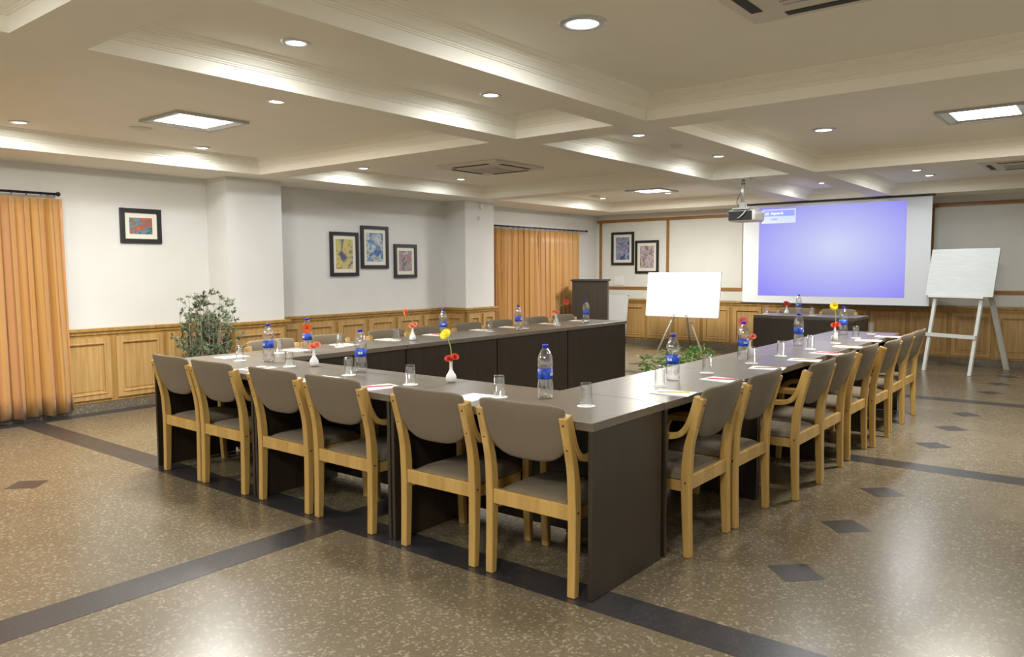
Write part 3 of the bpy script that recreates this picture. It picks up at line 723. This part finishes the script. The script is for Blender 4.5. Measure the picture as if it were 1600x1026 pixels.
t = thing('switch_plate', 'wide white switch plate below the blue print', 'switch', (-7.62, YB-.008, 1.20))
boxo('plate', (-.11, .11, -.012, 0, -.085, .085), 'white', t, bev=.003)
for k in (-1, 0, 1): boxo('rocker', (k*.06-.02, k*.06+.02, -.017, -.011, -.02, .05), 'white', t)

# ------------------------------------------------------------------ projection screen
t = thing('projection_screen', 'large white projection screen showing a lavender image', 'screen', (-3.50, 12.13, 0))
SX0, SX1 = -4.87+3.50, -2.15+3.50
boxo('fabric', (SX0, SX1, -.003, .003, .87, 2.42), 'screen', t)
boxo('housing', (SX0-.03, SX1+.03, -.03, .045, 2.42, ZB-.003), 'slot', t)
bm = bmesh.new(); tube(bm, [(SX0-.01, 0, .865), (SX1+.01, 0, .865)], .012, 8); from_bm('bottom_bar', bm, 'slot', t)
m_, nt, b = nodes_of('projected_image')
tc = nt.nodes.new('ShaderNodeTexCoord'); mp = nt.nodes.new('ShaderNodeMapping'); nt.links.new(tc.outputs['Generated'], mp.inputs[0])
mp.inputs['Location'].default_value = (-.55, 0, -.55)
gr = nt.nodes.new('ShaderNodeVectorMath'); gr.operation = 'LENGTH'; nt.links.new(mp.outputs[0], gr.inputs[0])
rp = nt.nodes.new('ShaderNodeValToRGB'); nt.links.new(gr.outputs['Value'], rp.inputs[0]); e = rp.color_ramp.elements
e[0].position = .05; e[0].color = (.60, .65, .92, 1); e[1].position = .72; e[1].color = (.25, .22, .90, 1)  # projector light put into the emission; paler centre is its painted hotspot
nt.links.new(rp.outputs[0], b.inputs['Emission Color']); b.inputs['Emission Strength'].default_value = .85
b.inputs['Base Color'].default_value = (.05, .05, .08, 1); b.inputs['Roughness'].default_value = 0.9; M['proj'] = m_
IX0, IX1 = -4.61+3.50, -2.47+3.50
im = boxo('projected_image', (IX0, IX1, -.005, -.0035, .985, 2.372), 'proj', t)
M['ui0'] = emit('ui_border', (.46, .50, .95), .8); M['ui1'] = emit('ui_header', (.22, .27, .75), .8); M['ui2'] = emit('ui_field', (.42, .50, .87), .8); M['uit'] = emit('ui_text', (.75, .80, 1), .9); M['uig'] = emit('ui_grey', (.25, .33, .66), .8)
def ui(n, x0, x1, z0, z1, d, m): return boxo(n, (x0, x1, -.0051-d, -.005, z0, z1), m, im)
ux = IX0+.04
ui('menu_border', ux, ux+.535, 2.125, 2.345, .0003, 'ui0'); ui('menu_header', ux+.02, ux+.515, 2.235, 2.325, .0006, 'ui1'); ui('menu_field', ux+.02, ux+.515, 2.145, 2.235, .0006, 'ui2')
ui('menu_icon', ux+.05, ux+.12, 2.255, 2.30, .0009, 'ui2'); ui('menu_grey_line', ux+.15, ux+.25, 2.175, 2.20, .0009, 'uig')
fc = bpy.data.curves.new('menu_text', 'FONT'); fc.body = 'Input-A'; fc.size = .062; fc.offset = .0012; fo = bpy.data.objects.new('menu_text', fc); C.objects.link(fo)
dg = bpy.context.evaluated_depsgraph_get(); me = bpy.data.meshes.new_from_object(fo.evaluated_get(dg)); bpy.data.objects.remove(fo)
o = add('menu_text', me, 'uit', im); o.rotation_euler = (R(90), 0, 0); o.location = (ux+.15, -.0062, 2.262)

# ------------------------------------------------------------------ projector
t = thing('projector', 'white ceiling projector with black rear panel on a pole', 'projector', (-3.49, 8.66, ZB))
boxo('ceiling_plate', (-.09, .09, -.06, .06, -.012, 0), 'grey', t)
bm = bmesh.new(); tube(bm, [(0, 0, -.01), (0, 0, -.29)], .019, 12); pl = from_bm('pole', bm, 'alu', t, True)
bm = bmesh.new(); tube(bm, [(0, 0, -.052), (0, 0, -.07)], .0215, 12); from_bm('pole_band', bm, 'black', pl)
bm = bmesh.new(); box(bm, -.035, .035, -.03, .03, -.335, -.27, bev=.006); box(bm, -.10, .10, -.07, .07, -.352, -.335); from_bm('bracket', bm, 'alu', t)
bm = bmesh.new(); box(bm, -.165, .165, -.05, .27, -.49, -.355, bev=.03); from_bm('body', bm, 'white', t, True)
bm = bmesh.new(); box(bm, -.15, .13, -.054, -.045, -.475, -.372, bev=.003); from_bm('rear_panel', bm, 'black', t)
bm = bmesh.new(); tube(bm, smooth_path([(.03, 0, -.28), (.055, -.02, -.33), (.05, -.075, -.39), (.0, -.085, -.44), (-.04, -.06, -.455)], 5), .006, 6); from_bm('cable', bm, 'white', t, True)
bm = bmesh.new(); tube(bm, smooth_path([(-.02, 0, -.15), (-.06, -.02, -.24), (-.055, -.02, -.30), (-.01, -.03, -.36)], 5), .004, 6); from_bm('black_cable', bm, 'black', t, True)

# ------------------------------------------------------------------ easels, boards, lectern
def bar(bm, a, b, w, d):
    a, b = Vector(a), Vector(b); z = (b-a).normalized(); x = Vector((1, 0, 0)); x = (x-z*x.dot(z)).normalized(); y = z.cross(x)
    mt = Matrix((x, y, z)).transposed().to_4x4(); mt.translation = a
    box(bm, -w/2, w/2, -d/2, d/2, 0, (b-a).length, mtx=mt)
t = thing('whiteboard_easel', 'white tripod easel carrying a bright whiteboard', 'easel', (-5.76, 11.75, 0))
for s, f0 in ((-1, (-.40, -.10, 0)), (1, (.34, .10, 0))):
    bm = bmesh.new(); tube(bm, [f0, (s*.07-.02, .06, .78), (s*.02-.02, .10, 1.05)], [.014, .016, .012], 8)
    lg = from_bm('leg', bm, 'white', t, True)
    bm = bmesh.new(); tube(bm, [(f0[0]*.35+(s*.07-.02)*.65, f0[1]*.35+.04, .50), (f0[0]*.33+(s*.07-.02)*.67, f0[1]*.33+.04, .53)], .021, 8); from_bm('clamp', bm, 'grey', lg)
bm = bmesh.new(); tube(bm, [(-.28, .95, 0), (-.02, .13, 1.04)], .018, 8); from_bm('leg', bm, 'easelp', t, True)
tilt = Matrix.Translation((0, -.02, .63)) @ Matrix.Rotation(R(-7), 4, 'X')
bm = bmesh.new(); box(bm, -.645, .655, -.008, .008, 0, .72, mtx=tilt); bd = from_bm('whiteboard', bm, 'board', t)
bm = bmesh.new()
for a in ((-.655, .665, -.012, .012), (-.655, .665, .708, .732)): box(bm, a[0], a[1], -.012, .012, a[2], a[3], mtx=tilt)
for a in ((-.655, -.641), (.651, .665)): box(bm, a[0], a[1], -.012, .012, .012, .708, mtx=tilt)
from_bm('board_frame', bm, 'white', bd)
for sx_ in (-.655, .652):
    for sz_ in (-.012, .715):
        bm = bmesh.new(); box(bm, sx_, sx_+.02, -.014, .014, sz_, sz_+.02, mtx=tilt); from_bm('corner_cap', bm, 'grey', bd)
for s in (-1, 1):
    bm = bmesh.new(); box(bm, s*.11-.03, s*.11+.01, -.035, .02, -.02, .03, mtx=tilt); from_bm('ledge_hook', bm, 'grey', t)

u = np.array([.91265, -.40874]); bk = np.array([.40874, .91265])
t = thing('board_easel', 'pale painted wooden easel holding a primed board', 'easel', (-2.125, 11.80, 0), math.atan2(u[1], u[0]))
LW = .64; tn = .20
for s in (0, LW):
    bm = bmesh.new(); bar(bm, (s, 0, 0), (s, 1.62*tn, 1.62), .045, .03); from_bm('front_leg', bm, 'easelp', t)
bm = bmesh.new(); bar(bm, (-.03, .50*tn-.022, .505), (LW+.01, .50*tn-.022, .505), .05, .05) if False else box(bm, -.04, LW+.02, .5*tn-.04, .5*tn-.015, .475, .525); from_bm('cross_bar', bm, 'easelp', t)
rear = np.array([-1.23+2.128, 12.60-11.879]); rl = (rear@u, rear@bk)
bm = bmesh.new(); bar(bm, (rl[0], rl[1], 0), (LW-.01, 1.35*tn+.02, 1.35), .075, .022); from_bm('rear_leg', bm, 'easelp', t)
tl = Matrix.Translation((0, -.03, 0)) @ Matrix.Shear('XY', 4, (0, 0)) if False else Matrix.Translation((0, 1.03*tn-.032, 1.03)) @ Matrix.Rotation(-math.atan(tn), 4, 'X')
bm = bmesh.new(); box(bm, -.13, .80, -.010, .008, 0, .65, mtx=tl); from_bm('primed_board', bm, 'boardg', t)
bm = bmesh.new(); box(bm, -.06, .70, -.045, .01, -.03, -.002, mtx=tl); from_bm('ledge', bm, 'easelp', t)

bm = bmesh.new(); box(bm, -.32, .32, -.012, .012, 0, .93, mtx=Matrix.Rotation(R(-9), 4, 'X'))
t = thing('spare_whiteboard', 'spare whiteboard standing on the floor behind the lectern', 'whiteboard', (-7.66, 12.60, 0.003))
o = from_bm('board', bm, 'board', t)
bm = bmesh.new()
bm.free()
for s in (-.32, .30):
    bm = bmesh.new(); box(bm, s, s+.02, -.015, .015, .91, .935, mtx=Matrix.Rotation(R(-9), 4, 'X')); from_bm('corner_cap', bm, 'grey', t)
lx, ly = px(924, 437, 1.235)
t = thing('lectern', 'tall dark brown lectern before the curtain corner', 'lectern', (-7.42, 11.55, 0), R(28))
boxo('body', (-.31, .31, -.20, .20, .05, 1.21), 'lam', t, bev=.003); boxo('plinth', (-.29, .29, -.18, .18, 0, .05), 'lam', t)
boxo('top', (-.335, .335, -.225, .225, 1.21, 1.24), 'slot', t, bev=.003)

# ------------------------------------------------------------------ plants
def leaf(bm, p, d, L, w, rng):
    d = d.normalized(); s = d.cross(Vector((rng.uniform(-1, 1), rng.uniform(-1, 1), rng.uniform(-.3, 1)))); s = s.normalized()*w
    m1 = p+d*L*.5
    v = [bm.verts.new(c) for c in (p, m1+s, p+d*L, m1-s)]; bm.faces.new(v)
def shrub():
    rng = random.Random(11)
    t = thing('potted_shrub', 'grey green leafy shrub against the wainscot between curtain and pier', 'plant', (-7.42, 4.23, 0))
    p_ = lath('pot', [(0, .0), (.13, 0), (.17, .26), (.185, .27), (.185, .30), (.165, .30), (.155, .26), (0, .26)], 'pot', t, 24)
    lath('soil', [(0, .27), (.158, .268)], 'soil', p_, 16)
    bs, bl = bmesh.new(), bmesh.new()
    for k in range(56):
        a = rng.uniform(0, 2*math.pi); sp_ = rng.uniform(.06, .36); hh = rng.uniform(.62, 1.24) if sp_ < .26 else rng.uniform(.55, 1.0)
        tip = Vector((math.cos(a)*sp_*.8, math.sin(a)*sp_, hh)); b0_ = Vector((rng.uniform(-.05, .05), rng.uniform(-.05, .05), .26))
        mid = b0_.lerp(tip, .5)+Vector((math.cos(a)*.05, math.sin(a)*.05, -.02))
        pts = smooth_path([tuple(b0_), tuple(mid), tuple(tip)], 6); tube(bs, pts, [.006*(1-.75*i/len(pts)) for i in range(len(pts))], 5)
        for q in range(9):
            f = rng.uniform(.25, 1); idx = min(int(f*(len(pts)-1)), len(pts)-1); o_ = Vector(pts[idx])
            tw = o_+Vector((rng.uniform(-.10, .10), rng.uniform(-.12, .12), rng.uniform(.0, .10)))
            tube(bs, [tuple(o_), tuple(tw)], [.002, .001], 4)
            for l_ in range(14):
                pp = o_.lerp(tw, rng.uniform(.25, 1.05)); dd = (tw-o_).normalized()+Vector((rng.uniform(-1, 1), rng.uniform(-1, 1), rng.uniform(-.6, .9)))
                leaf(bl, pp, dd, rng.uniform(.03, .055), rng.uniform(.005, .0095), rng)
    from_bm('branches', bs, 'bark', t); o = from_bm('foliage', bl, 'leaf', t, recalc=False); o['kind'] = 'stuff'
shrub()
def low_plant(x, y, r, seed, lab):
    rng = random.Random(seed)
    t = thing('potted_plant', lab, 'plant', (x, y, 0), 0, 'low leafy plants on the floor by the table end')
    lath('pot', [(0, 0), (.08, 0), (.10, .12), (.11, .125), (.11, .14), (.095, .14), (.09, .12), (0, .12)], 'pot', t, 20)
    bl = bmesh.new(); bs = bmesh.new()
    for k in range(34):
        a = rng.uniform(0, 2*math.pi); rr = r*math.sqrt(rng.uniform(.02, 1)); tip = Vector((math.cos(a)*rr, math.sin(a)*rr, rng.uniform(.14, .36)-.12*rr/r))
        tube(bs, smooth_path([(0, 0, .12), (tip.x*.4, tip.y*.4, tip.z+.04), tuple(tip)], 3), .002, 4)
        for l_ in range(7):
            dd = Vector((math.cos(a), math.sin(a), 0))*.6+Vector((rng.uniform(-1, 1), rng.uniform(-1, 1), rng.uniform(-.5, .6)))
            leaf(bl, tip+Vector((rng.uniform(-.03, .03), rng.uniform(-.03, .03), rng.uniform(-.02, .02))), dd, rng.uniform(.05, .09), rng.uniform(.010, .018), rng)
    from_bm('stems', bs, 'stem', t); o = from_bm('foliage', bl, 'leafb', t, recalc=False); o['kind'] = 'stuff'
low_plant(-4.66, 9.02, .30, 3, 'low green potted plant right beside the end of the picture wall table row')
low_plant(-4.72, 9.62, .28, 5, 'low green potted plant second from the table end')
low_plant(-4.70, 10.32, .26, 8, 'low green potted plant nearest the whiteboard easel')
